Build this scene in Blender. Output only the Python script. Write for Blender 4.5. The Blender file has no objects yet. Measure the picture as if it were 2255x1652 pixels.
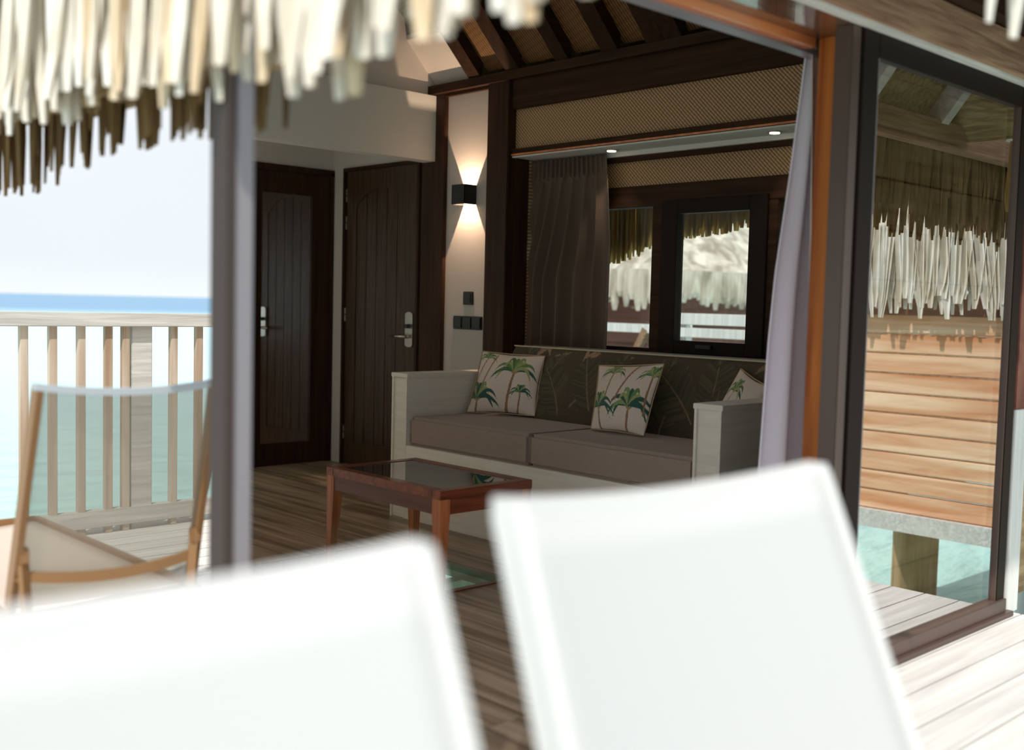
import bpy, bmesh, math, random
import numpy as np
from mathutils import Vector, Matrix
random.seed(7); RS = np.random.RandomState(7)
C = bpy.context.scene.collection
S = bpy.context.scene
# ---------------------------------------------------------------- camera, sky, sun, exposure
CAM_H = 1.13
f_px, yaw, pit, rol = 2415.78, 0.811428, 0.0646950, 0.0246065
fw = Vector((math.cos(yaw)*math.cos(pit), math.sin(yaw)*math.cos(pit), -math.sin(pit)))
rt = Vector((math.sin(yaw), -math.cos(yaw), 0)); up = rt.cross(fw)
r2 = rt*math.cos(rol) + up*math.sin(rol); u2 = -rt*math.sin(rol) + up*math.cos(rol)
cd = bpy.data.cameras.new('camera'); cam = bpy.data.objects.new('camera', cd); C.objects.link(cam)
M = Matrix.Identity(4)
for i in range(3):
    M[i][0] = r2[i]; M[i][1] = u2[i]; M[i][2] = -fw[i]
M[2][3] = CAM_H
cam.matrix_world = M
cd.sensor_width = 36.0; cd.lens = f_px/2255*36.0; cd.clip_start = 0.02; cd.clip_end = 5000
cd.dof.use_dof = True; cd.dof.focus_distance = 5.2; cd.dof.aperture_fstop = cd.lens/1000/0.023
S.camera = cam
S.view_settings.view_transform = 'Standard'; S.view_settings.look = 'None'
S.view_settings.gamma = 1; S.view_settings.exposure = 0.0; S.view_settings.use_curve_mapping = False
w = bpy.data.worlds.new('sky'); S.world = w; w.use_nodes = True
nt = w.node_tree; nt.nodes.clear()
wo = nt.nodes.new('ShaderNodeOutputWorld'); bg = nt.nodes.new('ShaderNodeBackground')
tc = nt.nodes.new('ShaderNodeTexCoord'); sp = nt.nodes.new('ShaderNodeSeparateXYZ')
cr = nt.nodes.new('ShaderNodeValToRGB'); nz = nt.nodes.new('ShaderNodeTexNoise'); mx = nt.nodes.new('ShaderNodeMixRGB')
nt.links.new(tc.outputs['Generated'], sp.inputs[0]); nt.links.new(sp.outputs['Z'], cr.inputs[0])
e = cr.color_ramp.elements
e[0].position = 0.0; e[0].color = (0.93, 0.99, 1.0, 1); e[1].position = 0.5; e[1].color = (0.66, 0.79, 0.97, 1)
k_ = e.new(0.03); k_.color = (0.82, 0.90, .96, 1)
nz.inputs['Scale'].default_value = 1.6; nz.inputs['Detail'].default_value = 3
nt.links.new(tc.outputs['Generated'], nz.inputs['Vector'])
cr2 = nt.nodes.new('ShaderNodeValToRGB'); cr2.color_ramp.elements[0].position = 0.38; cr2.color_ramp.elements[1].position = 0.62
nt.links.new(nz.outputs['Fac'], cr2.inputs[0]); nt.links.new(cr2.outputs[0], mx.inputs[0])
nt.links.new(cr.outputs[0], mx.inputs[1]); mx.inputs[2].default_value = (.94, .97, .98, 1)
nt.links.new(mx.outputs[0], bg.inputs['Color']); bg.inputs['Strength'].default_value = 1.02
nt.links.new(bg.outputs[0], wo.inputs[0])
sd = bpy.data.lights.new('sun', 'SUN'); sd.energy = 4.4; sd.angle = math.radians(1.0); sd.color = (1.0, 0.965, 0.91)
sun = bpy.data.objects.new('sun', sd); C.objects.link(sun)
sun.rotation_euler = Vector((-0.55, -0.48, 1.0)).to_track_quat('Z', 'Y').to_euler()

# ---------------------------------------------------------------- materials
def srgb(r, g, b):
    return tuple(((c/255)/12.92 if c/255 <= .04045 else ((c/255+.055)/1.055)**2.4) for c in (r, g, b)) + (1,)
MATS = {}
def mat(name, col, rough=.6, metal=0, coat=0, bump=None, noise=None, spec=.5, sheen=0):
    """noise=(colour2, scale vector, detail) varies the base colour; bump=(scale, strength)"""
    m = bpy.data.materials.new(name); m.use_nodes = True; n = m.node_tree; b = n.nodes['Principled BSDF']
    b.inputs['Base Color'].default_value = col; b.inputs['Roughness'].default_value = rough
    b.inputs['Metallic'].default_value = metal; b.inputs['Coat Weight'].default_value = coat
    b.inputs['Specular IOR Level'].default_value = spec; b.inputs['Sheen Weight'].default_value = sheen
    g = n.nodes.new('ShaderNodeNewGeometry'); mp = n.nodes.new('ShaderNodeMapping'); n.links.new(g.outputs['Position'], mp.inputs[0])
    if noise:
        c2, sc, det = noise
        mp.inputs['Scale'].default_value = sc
        t = n.nodes.new('ShaderNodeTexNoise'); t.inputs['Scale'].default_value = 1; t.inputs['Detail'].default_value = det
        t.inputs['Distortion'].default_value = .6
        oi = n.nodes.new('ShaderNodeObjectInfo'); add = n.nodes.new('ShaderNodeVectorMath'); add.operation = 'MULTIPLY_ADD'
        n.links.new(oi.outputs['Random'], add.inputs[0]); add.inputs[1].default_value = (17, 13, 11)
        n.links.new(mp.outputs[0], add.inputs[2]); n.links.new(add.outputs[0], t.inputs['Vector'])
        r = n.nodes.new('ShaderNodeValToRGB'); r.color_ramp.elements[0].position = .35; r.color_ramp.elements[1].position = .68
        r.color_ramp.elements[0].color = col; r.color_ramp.elements[1].color = c2
        n.links.new(t.outputs['Fac'], r.inputs[0]); n.links.new(r.outputs[0], b.inputs['Base Color'])
        if bump is None: bump = ('same', .15)
        if bump[0] == 'same':
            bp = n.nodes.new('ShaderNodeBump'); bp.inputs['Strength'].default_value = bump[1]; bp.inputs['Distance'].default_value = .01
            n.links.new(t.outputs['Fac'], bp.inputs['Height']); n.links.new(bp.outputs[0], b.inputs['Normal'])
    if bump and bump[0] != 'same':
        t2 = n.nodes.new('ShaderNodeTexNoise'); t2.inputs['Scale'].default_value = bump[0]
        n.links.new(g.outputs['Position'], t2.inputs['Vector'])
        bp = n.nodes.new('ShaderNodeBump'); bp.inputs['Strength'].default_value = bump[1]; bp.inputs['Distance'].default_value = .01
        n.links.new(t2.outputs['Fac'], bp.inputs['Height']); n.links.new(bp.outputs[0], b.inputs['Normal'])
    MATS[name] = m
    return m
def wood(name, c1, c2, axis, rough=.45, grain=30, coat=0, bump=.15, spec=.5):
    sc = [grain]*3; sc[axis] = grain*.06
    return mat(name, c1, rough, coat=coat, noise=(c2, tuple(sc), 4), bump=('same', bump), spec=spec)
white_wall = mat('painted_wall', srgb(214, 206, 198), .75, bump=(60, .03))
white_soffit = mat('painted_soffit', srgb(222, 220, 212), .7)
dark_x = wood('dark_wood_x', srgb(44, 28, 18), srgb(64, 41, 27), 0, .65, spec=.12)
dark_y = wood('dark_wood_y', srgb(50, 33, 22), srgb(72, 48, 32), 1, .65, spec=.12)
dark_z = wood('dark_wood_z', srgb(46, 28, 18), srgb(70, 43, 27), 2, .5, spec=.2)
door_w = wood('door_wood', srgb(60, 42, 28), srgb(84, 62, 44), 2, .36, grain=45, bump=.25, spec=.35)
warm_z = wood('warm_jamb_wood', srgb(150, 74, 24), srgb(206, 120, 50), 2, .5, grain=16, spec=.25)
warm_x = wood('warm_beam_wood', srgb(190, 104, 54), srgb(226, 142, 88), 0, .35, grain=20, coat=.2)
beam_w = wood('weathered_beam', srgb(128, 92, 68), srgb(170, 134, 106), 0, .8, grain=60, bump=.5)
table_w = wood('table_wood', srgb(150, 80, 44), srgb(196, 118, 72), 2, .3, grain=26, coat=.4)
table_h = wood('table_wood_rail', srgb(104, 48, 28), srgb(146, 76, 46), 0, .3, grain=26, coat=.4)
table_d = wood('table_wood_long', srgb(82, 42, 26), srgb(110, 60, 38), 1, .3, grain=26, coat=.4)  # darker copy of the table wood, shade of the long sides put in
sofa_w = mat('pale_oak_laminate', srgb(226, 216, 200), .5, noise=(srgb(236, 228, 214), (2.5, 2.5, 42), 4), bump=('same', .04))
floor_w = wood('floor_board', srgb(126, 104, 82), srgb(204, 178, 150), 1, .36, grain=18, bump=.06)
deck_w = wood('bleached_deck_board', srgb(200, 196, 190), srgb(222, 219, 214), 0, .8, grain=30, bump=.3)
rail_w = wood('bleached_rail_wood', srgb(186, 182, 176), srgb(214, 210, 204), 0, .75, grain=40, bump=.3)
balu_w = wood('stained_baluster_wood', srgb(160, 132, 108), srgb(206, 190, 172), 2, .75, grain=14, bump=.3)
trim_wht = wood('whitewashed_trim', srgb(206, 204, 200), srgb(232, 230, 226), 2, .8, grain=30, bump=.3)
clad_w = wood('cladding_board', srgb(150, 112, 74), srgb(204, 168, 126), 0, .65, grain=20, bump=.3)
clad_h = wood('hut_cladding', srgb(206, 138, 92), srgb(244, 208, 174), 1, .7, grain=12, bump=.3)
pile_w = wood('rough_pile', srgb(120, 96, 66), srgb(170, 142, 104), 2, .9, grain=20, bump=.8)
hut_red = wood('hut_red_wood', srgb(112, 62, 48), srgb(150, 92, 74), 1, .7, grain=8)
joist_w = wood('joist_wood', srgb(150, 146, 120), srgb(186, 184, 158), 1, .8, grain=14)
alu = mat('bronze_aluminium', srgb(88, 70, 62), .4, metal=.15)
alu_dk = mat('dark_aluminium', srgb(36, 26, 21), .6, spec=.15)
alu_lt = mat('grey_aluminium', srgb(140, 134, 138), .35, metal=.3)
steel = mat('brushed_steel', srgb(205, 200, 188), .28, metal=1)
black_pl = mat('black_plastic', srgb(26, 25, 24), .25)
black_mt = mat('black_metal', srgb(24, 21, 20), .55)
cushion_t = mat('seat_fabric', srgb(152, 132, 118), .9, noise=(srgb(158, 138, 123), (160, 30, 300), 3), sheen=.2)
white_sling = mat('white_sling', srgb(186, 186, 184), .65, bump=(900, .1))
white_frame = mat('white_frame', srgb(212, 211, 208), .45)
brown_frame = mat('shade_brown_lounger_frame', srgb(150, 112, 74), .4, metal=.3)  # white lounger frame seen in shade, that shade put into the brown
grey_rim = mat('toplit_grey_lounger_rim', srgb(176, 182, 186), .45, metal=.2)  # light falling on the top bar is put into this paler grey
curt_d = mat('curtain_taupe', srgb(98, 80, 66), .85, sheen=.2, bump=(700, .1))
curt_l = mat('curtain_lilac_grey', srgb(238, 230, 242), .85, bump=(700, .1))
sun_edge_l = mat('curtain_sunlit_edge', srgb(220, 200, 190), .8)  # sunlit front edge of the curtain, put into a strip colour
mirror_m = mat('mirror_glass', (.82, .80, .78, 1), .03, metal=1)
leaf_a = mat('dry_palm_leaf', srgb(216, 202, 180), .75, noise=(srgb(246, 242, 234), (10, 10, 3), 3), bump=('same', .4))
leaf_c = mat('dry_palm_leaf_tan', srgb(188, 162, 126), .75, noise=(srgb(224, 206, 180), (14, 14, 3), 3), bump=('same', .4))
leaf_b = mat('shade_brown_palm_leaf', srgb(120, 92, 56), .8, noise=(srgb(164, 134, 90), (26, 26, 3), 3), bump=('same', .4))  # dry leaf again, with the shade under the eave put into its colour
thatch_in = mat('thatch_underside', srgb(120, 98, 62), .9, noise=(srgb(176, 152, 108), (40, 6, 40), 4), bump=('same', .8))
thatch_p = mat('thatch_pale', srgb(138, 128, 112), .9, noise=(srgb(206, 198, 184), (5, 7, 2), 5), bump=('same', .8))
sand = mat('sea_bed', srgb(200, 205, 180), .9)
def weave(name, a, b, sc, rot=.8):
    m = bpy.data.materials.new(name); m.use_nodes = True; n = m.node_tree; p = n.nodes['Principled BSDF']; p.inputs['Roughness'].default_value = .6
    g = n.nodes.new('ShaderNodeNewGeometry'); mp = n.nodes.new('ShaderNodeMapping'); n.links.new(g.outputs['Position'], mp.inputs[0])
    mp.inputs['Rotation'].default_value = (rot, 0, 0)
    w1 = n.nodes.new('ShaderNodeTexWave'); w1.inputs['Scale'].default_value = sc; w1.bands_direction = 'Y'; w1.inputs['Distortion'].default_value = .6
    w2 = n.nodes.new('ShaderNodeTexWave'); w2.inputs['Scale'].default_value = sc*.62; w2.bands_direction = 'Z'; w2.inputs['Distortion'].default_value = .8
    n.links.new(mp.outputs[0], w1.inputs[0]); n.links.new(mp.outputs[0], w2.inputs[0])
    mu = n.nodes.new('ShaderNodeMath'); mu.operation = 'MULTIPLY'; n.links.new(w1.outputs['Fac'], mu.inputs[0])
    ad = n.nodes.new('ShaderNodeMath'); ad.operation = 'MULTIPLY_ADD'; n.links.new(w2.outputs['Fac'], ad.inputs[0]); ad.inputs[1].default_value = .5; ad.inputs[2].default_value = .5
    n.links.new(ad.outputs[0], mu.inputs[1])
    r = n.nodes.new('ShaderNodeValToRGB'); r.color_ramp.elements[0].color = a; r.color_ramp.elements[1].color = b
    r.color_ramp.elements[0].position = .05; r.color_ramp.elements[1].position = .6
    n.links.new(mu.outputs[0], r.inputs[0]); n.links.new(r.outputs[0], p.inputs['Base Color'])
    bp = n.nodes.new('ShaderNodeBump'); bp.inputs['Strength'].default_value = .6; bp.inputs['Distance'].default_value = .004
    n.links.new(mu.outputs[0], bp.inputs['Height']); n.links.new(bp.outputs[0], p.inputs['Normal'])
    return m
weave_w = weave('woven_bamboo_wall', srgb(122, 90, 58), srgb(204, 166, 122), 22)
weave_c = weave('woven_bamboo_ceiling', srgb(84, 54, 24), srgb(140, 100, 54), 18, .2)
def glassy(name, tint, fac, rough=0.0, ior=None):
    m = bpy.data.materials.new(name); m.use_nodes = True; n = m.node_tree; n.nodes.clear()
    o = n.nodes.new('ShaderNodeOutputMaterial'); mxs = n.nodes.new('ShaderNodeMixShader')
    t = n.nodes.new('ShaderNodeBsdfTransparent'); t.inputs[0].default_value = tint
    g = n.nodes.new('ShaderNodeBsdfGlossy'); g.inputs['Roughness'].default_value = rough; g.inputs[0].default_value = (1, 1, 1, 1)
    if ior:
        f = n.nodes.new('ShaderNodeFresnel'); f.inputs[0].default_value = ior
        gg = n.nodes.new('ShaderNodeNewGeometry'); inv = n.nodes.new('ShaderNodeMath'); inv.operation = 'SUBTRACT'; inv.inputs[0].default_value = 1
        mlt = n.nodes.new('ShaderNodeMath'); mlt.operation = 'MULTIPLY'
        n.links.new(gg.outputs['Backfacing'], inv.inputs[1]); n.links.new(f.outputs[0], mlt.inputs[0]); n.links.new(inv.outputs[0], mlt.inputs[1])
        n.links.new(mlt.outputs[0], mxs.inputs[0])
    else: mxs.inputs[0].default_value = fac
    n.links.new(t.outputs[0], mxs.inputs[1]); n.links.new(g.outputs[0], mxs.inputs[2]); n.links.new(mxs.outputs[0], o.inputs[0])
    return m
pane_m = glassy('coated_door_glass', (.90, .93, .90, 1), .45, ior=10.0)
clear_m = glassy('clear_glass', (.93, .96, .95, 1), .06, ior=1.35)
tabgl_m = glassy('table_glass', (.30, .30, .28, 1), .4, ior=20.0)
floorgl_m = glassy('floor_glass', (.86, 1, .86, 1), .1, ior=1.3)
def sling_mesh_mat():
    m = bpy.data.materials.new('see_through_sling'); m.use_nodes = True; n = m.node_tree; p = n.nodes['Principled BSDF']
    o = n.nodes['Material Output']; p.inputs['Base Color'].default_value = srgb(176, 164, 150); p.inputs['Roughness'].default_value = .8
    t = n.nodes.new('ShaderNodeBsdfTransparent'); t.inputs[0].default_value = (.50, .53, .50, 1)
    mm = n.nodes.new('ShaderNodeMixShader'); mm.inputs[0].default_value = .38
    n.links.new(t.outputs[0], mm.inputs[1]); n.links.new(p.outputs[0], mm.inputs[2]); n.links.new(mm.outputs[0], o.inputs[0])
    return m
see_m = sling_mesh_mat()
def emit(name, col, st):
    m = bpy.data.materials.new(name); m.use_nodes = True; p = m.node_tree.nodes['Principled BSDF']
    p.inputs['Emission Color'].default_value = col; p.inputs['Emission Strength'].default_value = st; p.inputs['Base Color'].default_value = col
    return m
lamp_m = emit('warm_lamp', (1, .82, .62, 1), 6)
def water_mat():
    m = bpy.data.materials.new('lagoon_water'); m.use_nodes = True; n = m.node_tree; p = n.nodes['Principled BSDF']
    g = n.nodes.new('ShaderNodeNewGeometry'); ln = n.nodes.new('ShaderNodeVectorMath'); ln.operation = 'LENGTH'
    n.links.new(g.outputs['Position'], ln.inputs[0])
    nz = n.nodes.new('ShaderNodeTexNoise'); nz.inputs['Scale'].default_value = .05; nz.inputs['Detail'].default_value = 4
    n.links.new(g.outputs['Position'], nz.inputs['Vector'])
    ma = n.nodes.new('ShaderNodeMath'); ma.operation = 'MULTIPLY_ADD'; n.links.new(nz.outputs['Fac'], ma.inputs[0]); ma.inputs[1].default_value = 30
    n.links.new(ln.outputs['Value'], ma.inputs[2])
    mr = n.nodes.new('ShaderNodeMapRange'); mr.inputs[1].default_value = 15; mr.inputs[2].default_value = 175
    n.links.new(ma.outputs[0], mr.inputs[0])
    r = n.nodes.new('ShaderNodeValToRGB'); el = r.color_ramp.elements
    el[0].color = srgb(170, 215, 200); el[1].color = srgb(104, 148, 178)
    a = el.new(.18); a.color = srgb(190, 220, 224); b_ = el.new(.5); b_.color = srgb(190, 226, 236)
    n.links.new(mr.outputs[0], r.inputs[0]); n.links.new(r.outputs[0], p.inputs['Base Color'])
    p.inputs['Roughness'].default_value = .35; p.inputs['Specular IOR Level'].default_value = .12
    w1 = n.nodes.new('ShaderNodeTexNoise'); w1.inputs['Scale'].default_value = 1.0; w1.inputs['Detail'].default_value = 5
    mp = n.nodes.new('ShaderNodeMapping'); mp.inputs['Rotation'].default_value = (0, 0, .8); mp.inputs['Scale'].default_value = (.9, 2.2, 1)
    n.links.new(g.outputs['Position'], mp.inputs[0]); n.links.new(mp.outputs[0], w1.inputs['Vector'])
    bp = n.nodes.new('ShaderNodeBump'); bp.inputs['Strength'].default_value = .9; bp.inputs['Distance'].default_value = .25
    n.links.new(w1.outputs['Fac'], bp.inputs['Height']); n.links.new(bp.outputs[0], p.inputs['Normal'])
    return m
water_m = water_mat()
def translucent(m, f):
    n = m.node_tree; p = n.nodes['Principled BSDF']; o = n.nodes['Material Output']
    t = n.nodes.new('ShaderNodeBsdfTranslucent'); mm = n.nodes.new('ShaderNodeMixShader'); mm.inputs[0].default_value = f
    src = p.inputs['Base Color'].links[0].from_socket; n.links.new(src, t.inputs[0])
    n.links.new(p.outputs[0], mm.inputs[1]); n.links.new(t.outputs[0], mm.inputs[2]); n.links.new(mm.outputs[0], o.inputs[0])
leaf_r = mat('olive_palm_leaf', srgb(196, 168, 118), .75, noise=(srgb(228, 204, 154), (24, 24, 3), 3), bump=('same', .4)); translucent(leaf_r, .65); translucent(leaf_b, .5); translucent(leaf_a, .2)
def attr_mat(name, rough=.85, bump=500):
    m = bpy.data.materials.new(name); m.use_nodes = True; n = m.node_tree; p = n.nodes['Principled BSDF']
    a = n.nodes.new('ShaderNodeVertexColor'); a.layer_name = 'print'; n.links.new(a.outputs[0], p.inputs['Base Color'])
    p.inputs['Roughness'].default_value = rough; p.inputs['Sheen Weight'].default_value = .15
    return m
print_m = attr_mat('printed_cotton')

# ---------------------------------------------------------------- object helpers
def link(name, me, m, parent=None):
    o = bpy.data.objects.new(name, me); C.objects.link(o)
    if m is not None: me.materials.append(m)
    if parent is not None: o.parent = parent
    return o
def pivot(parent):
    p = Vector((0, 0, 0))
    while parent is not None:
        p += parent.location; parent = parent.parent
    return p
def geo(name, V, F, m, parent=None, smooth=False, bevel=0):
    V = [Vector(v) for v in V]
    if parent is None:
        off = Vector(((min(v.x for v in V)+max(v.x for v in V))/2, (min(v.y for v in V)+max(v.y for v in V))/2, min(v.z for v in V)))
    else: off = pivot(parent)
    me = bpy.data.meshes.new(name); me.from_pydata([tuple(v-off) for v in V], [], F); me.update()
    bm = bmesh.new(); bm.from_mesh(me); bmesh.ops.recalc_face_normals(bm, faces=bm.faces)
    if bevel: bmesh.ops.bevel(bm, geom=list(bm.edges), offset=bevel, segments=2, affect='EDGES', clamp_overlap=True)
    bm.to_mesh(me); bm.free()
    if smooth:
        for p in me.polygons: p.use_smooth = True
    o = link(name, me, m, parent)
    if parent is None: o.location = off
    return o
BF = [(0, 3, 2, 1), (4, 5, 6, 7), (0, 1, 5, 4), (1, 2, 6, 5), (2, 3, 7, 6), (3, 0, 4, 7)]
def bv(x0, x1, y0, y1, z0, z1):
    return [(x0, y0, z0), (x1, y0, z0), (x1, y1, z0), (x0, y1, z0), (x0, y0, z1), (x1, y0, z1), (x1, y1, z1), (x0, y1, z1)]
def join(lst):
    V = []; F = []
    for v, f in lst:
        n = len(V); V += list(v); F += [tuple(i+n for i in q) for q in f]
    return V, F
def box(name, b, m, parent=None, bevel=0):
    return geo(name, bv(*b), BF, m, parent, bevel=bevel)
def boxes(name, bs, m, parent=None, bevel=0):
    V, F = join([(bv(*b), BF) for b in bs]); return geo(name, V, F, m, parent, bevel=bevel)
def bar(p, q, wd, hg, upv=(0, 0, 1)):
    p = Vector(p); q = Vector(q); d = (q-p).normalized(); u = Vector(upv); s = d.cross(u)
    if s.length < 1e-4: s = d.cross(Vector((1, 0, 0)))
    s.normalize(); u = s.cross(d).normalized()
    V = []
    for c in (p, q):
        for a, b in ((-1, -1), (1, -1), (1, 1), (-1, 1)): V.append(c+s*a*wd/2+u*b*hg/2)
    return V, [(0, 1, 2, 3), (7, 6, 5, 4), (0, 4, 5, 1), (1, 5, 6, 2), (2, 6, 7, 3), (3, 7, 4, 0)]
def path(pts, r, n=8):
    """round tube along points"""
    V = []; F = []; pts = [Vector(p) for p in pts]
    for i, p in enumerate(pts):
        d = (pts[min(i+1, len(pts)-1)]-pts[max(i-1, 0)]).normalized()
        a = d.cross(Vector((0, 0, 1)));
        if a.length < .05: a = d.cross(Vector((0, 1, 0)))
        a.normalize(); b = d.cross(a)
        rr = r[i] if isinstance(r, (list, tuple)) else r
        for k in range(n):
            t = 2*math.pi*k/n; V.append(p+a*rr*math.cos(t)+b*rr*math.sin(t))
    for i in range(len(pts)-1):
        for k in range(n): F.append((i*n+k, i*n+(k+1) % n, (i+1)*n+(k+1) % n, (i+1)*n+k))
    F.append(tuple(range(n-1, -1, -1))); F.append(tuple((len(pts)-1)*n+k for k in range(n)))
    return V, F
def cyl(c, r, h, axis=2, n=20, r1=None):
    ax = [Vector((1, 0, 0)), Vector((0, 1, 0)), Vector((0, 0, 1))][axis]
    return path([Vector(c), Vector(c)+ax*h], [r, r if r1 is None else r1], n)
def gridmesh(name, P, m, parent=None, colors=None, smooth=True, thick=0):
    """P[j][i] 3D points"""
    nj = len(P); ni = len(P[0]); off = pivot(parent) if parent is not None else Vector((0, 0, 0))
    me = bpy.data.meshes.new(name)
    me.from_pydata([tuple(Vector(P[j][i])-off) for j in range(nj) for i in range(ni)], [],
                   [(j*ni+i, j*ni+i+1, (j+1)*ni+i+1, (j+1)*ni+i) for j in range(nj-1) for i in range(ni-1)])
    if colors is not None:
        ca = me.color_attributes.new('print', 'FLOAT_COLOR', 'POINT')
        ca.data.foreach_set('color', np.asarray(colors, dtype=np.float32).reshape(-1))
    for p in me.polygons: p.use_smooth = smooth
    me.update()
    o = link(name, me, m, parent)
    if thick:
        md = o.modifiers.new('thickness', 'SOLIDIFY'); md.thickness = thick; md.offset = 0
    return o
def thing(name, loc, label, cat, group=None):
    o = bpy.data.objects.new(name, None); C.objects.link(o); o.location = loc; o.empty_display_size = .1
    return tag(o, label, cat, group)
def tag(o, label, cat, group=None):
    o['label'] = label; o['category'] = cat
    if group: o['group'] = group
    return o
def struct(o): o['kind'] = 'structure'; return o
def sempty(name, loc=(0, 0, 0)):
    o = bpy.data.objects.new(name, None); C.objects.link(o); o.location = loc; return struct(o)
K = 0.5586            # open side of the lounge runs along X = K * Y

# ---------------------------------------------------------------- sea and ground
sea = geo('lagoon', [(-1500, -1500, -.9), (1500, -1500, -.9), (1500, 1500, -.9), (-1500, 1500, -.9)], [(0, 1, 2, 3)], water_m)
sea['kind'] = 'structure'

# ---------------------------------------------------------------- floor of the lounge: planks, glass viewing panel
fl = sempty('floor')
GX0, GX1, GY0, GY1 = 2.40, 3.04, 3.23, 4.02
PW = .165
x = .93
while x < 4.44:
    x1 = min(x+PW-.003, 4.45); xm = x
    ymax = min(6.52, x/K); ys = 1.745
    cuts = [ys]
    yy = ys+random.uniform(.3, 1.3)
    while yy < ymax-.15: cuts.append(yy); yy += 1.35
    cuts.append(ymax)
    for a, b in zip(cuts[:-1], cuts[1:]):
        segs = [(a, b-.002)]
        if x1 > GX0-.03 and x < GX1+.03:
            segs = []
            if a < GY0-.03: segs.append((a, min(b-.002, GY0-.03)))
            if b > GY1+.03: segs.append((max(a, GY1+.03), b-.002))
        for s0, s1 in segs:
            if s1-s0 < .02: continue
            e1 = s1+(x1-x)/K if abs(b-ymax) < 1e-6 and ymax < 6.4 else s1
            V = [(x, s0, -.03), (x1, s0, -.03), (x1, min(e1, 6.52), -.03), (x, s1, -.03), (x, s0, 0), (x1, s0, 0), (x1, min(e1, 6.52), 0), (x, s1, 0)]
            geo('floor_plank', V, BF, floor_w, fl)
    x += PW
for xx in (1.4, 1.9, 2.31, 3.6, 4.2): box('floor_joist', (xx, xx+.06, 1.8, min(6.4, xx/K), -.2, -.035), joist_w, fl)
tr = boxes('glass_panel_trim', [(GX0-.03, GX0, GY0-.03, GY1+.03, -.05, .006), (GX1, GX1+.03, GY0-.03, GY1+.03, -.05, .006),
      (GX0, GX1, GY0-.03, GY0, -.05, .006), (GX0, GX1, GY1, GY1+.03, -.05, .006)], table_d, fl)
box('glass_panel', (GX0, GX1, GY0, GY1, -.02, -.008), floorgl_m, fl)
box('cross_joist', (2.2, 3.9, 4.30, 4.38, -.42, -.33), trim_wht, fl)
# edge of floor along the open side
e0 = Vector((.93, 1.665, 0)); e1 = Vector((3.70, 6.62, 0))
V, F = bar(e0+Vector((-.03, .1, -.05)), e1+Vector((-.03, 0, -.05)), .03, .11); geo('edge_board', V, F, dark_x, fl)

# ---------------------------------------------------------------- deck
dk = sempty('deck')
y = -2.2; BW = .142
while y < 5.15:
    y1 = y+BW-.007
    if y < 1.66:
        x0, x1 = -1.6, 4.25
        y1 = min(y1, 1.66)
        V = bv(x0, x1, y, y1, -.03, 0)
    else:
        V = bv(-.8, K*y-.06, y, y1, -.03, 0)
        V[2] = (K*y1-.06, y1, -.03); V[6] = (K*y1-.06, y1, 0)
    geo('deck_board', V, BF, deck_w, dk, bevel=0)
    y += BW
for b_ in [(-1.5, 4.2, -2.1, -2.0, -.2, -.031), (-1.5, 4.2, -.3, -.2, -.2, -.031), (-1.5, 4.2, 1.5, 1.6, -.2, -.031),
      (4.13, 4.22, -2.2, 1.6, -.2, -.031), (-.7, 2.6, 4.9, 5.0, -.2, -.031), (-.7, 1.4, 3.3, 3.4, -.2, -.031)]: box('deck_beam', b_, rail_w, dk)
for px, py in ((-1.2, -1.9), (4.1, -1.9), (4.1, 1.45), (1.5, -1.9), (-.5, 4.8), (2.3, 4.8), (4.2, 6.3), (4.2, 3.9), (3.2, 5.6)):
    V, F = cyl((px, py, -1.4), .11, 1.2); geo('deck_pile', V, F, pile_w, dk, smooth=False)

# ---------------------------------------------------------------- walls
wr = sempty('wall_right')      # sofa / window side, planes of constant X
box('pilaster_panel', (4.35, 4.50, 4.79, 5.20, 0, 2.375), mat('pilaster_paint', srgb(190, 180, 172), .75), wr)
box('corner_post', (4.325, 4.50, 5.20, 5.42, 0, 2.44), dark_z, wr, .004)
box('alcove_post', (4.30, 4.50, 4.61, 4.79, 0, 2.395), dark_z, wr, .004)
box('panel_head_rail', (4.325, 4.50, 4.79, 5.20, 2.375, 2.44), dark_y, wr)
box('wall_plate', (4.29, 4.52, 1.90, 5.42, 2.395, 2.445), dark_y, wr)
box('upper_beam', (4.325, 4.52, 1.90, 4.61, 2.235, 2.395), dark_y, wr, .003)
box('woven_panel', (4.36, 4.50, 1.90, 4.61, 2.008, 2.235), weave_w, wr)
box('lintel', (4.33, 4.50, 1.90, 4.61, 1.972, 2.010), dark_y, wr)
box('lintel_edge', (4.326, 4.334, 1.90, 4.61, 1.972, 1.982), warm_x, wr)
box('alcove_soffit', (4.335, 4.56, 1.90, 4.61, 1.962, 1.970), white_soffit, wr)
box('cornice', (4.52, 4.565, 1.90, 4.61, 1.938, 1.962), white_soffit, wr)
box('window_head', (4.545, 4.70, 1.90, 4.66, 1.912, 1.940), dark_y, wr)
box('woven_panel', (4.575, 4.70, 1.90, 4.66, 1.775, 1.912), weave_w, wr)
box('woven_reveal', (4.46, 4.58, 4.602, 4.64, 0, 1.96), weave_w, wr)
box('reveal_post', (4.36, 4.462, 4.60, 4.66, 0, 1.965), dark_z, wr)
box('lower_wall', (4.575, 4.70, 1.90, 4.66, 0, .86), dark_y, wr)
box('upper_wall', (4.53, 4.72, 1.90, 5.42, 1.972, 2.5), dark_y, wr)
box('side_wall', (4.47, 4.70, 4.64, 5.42, 0, 1.94), dark_y, wr)
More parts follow.
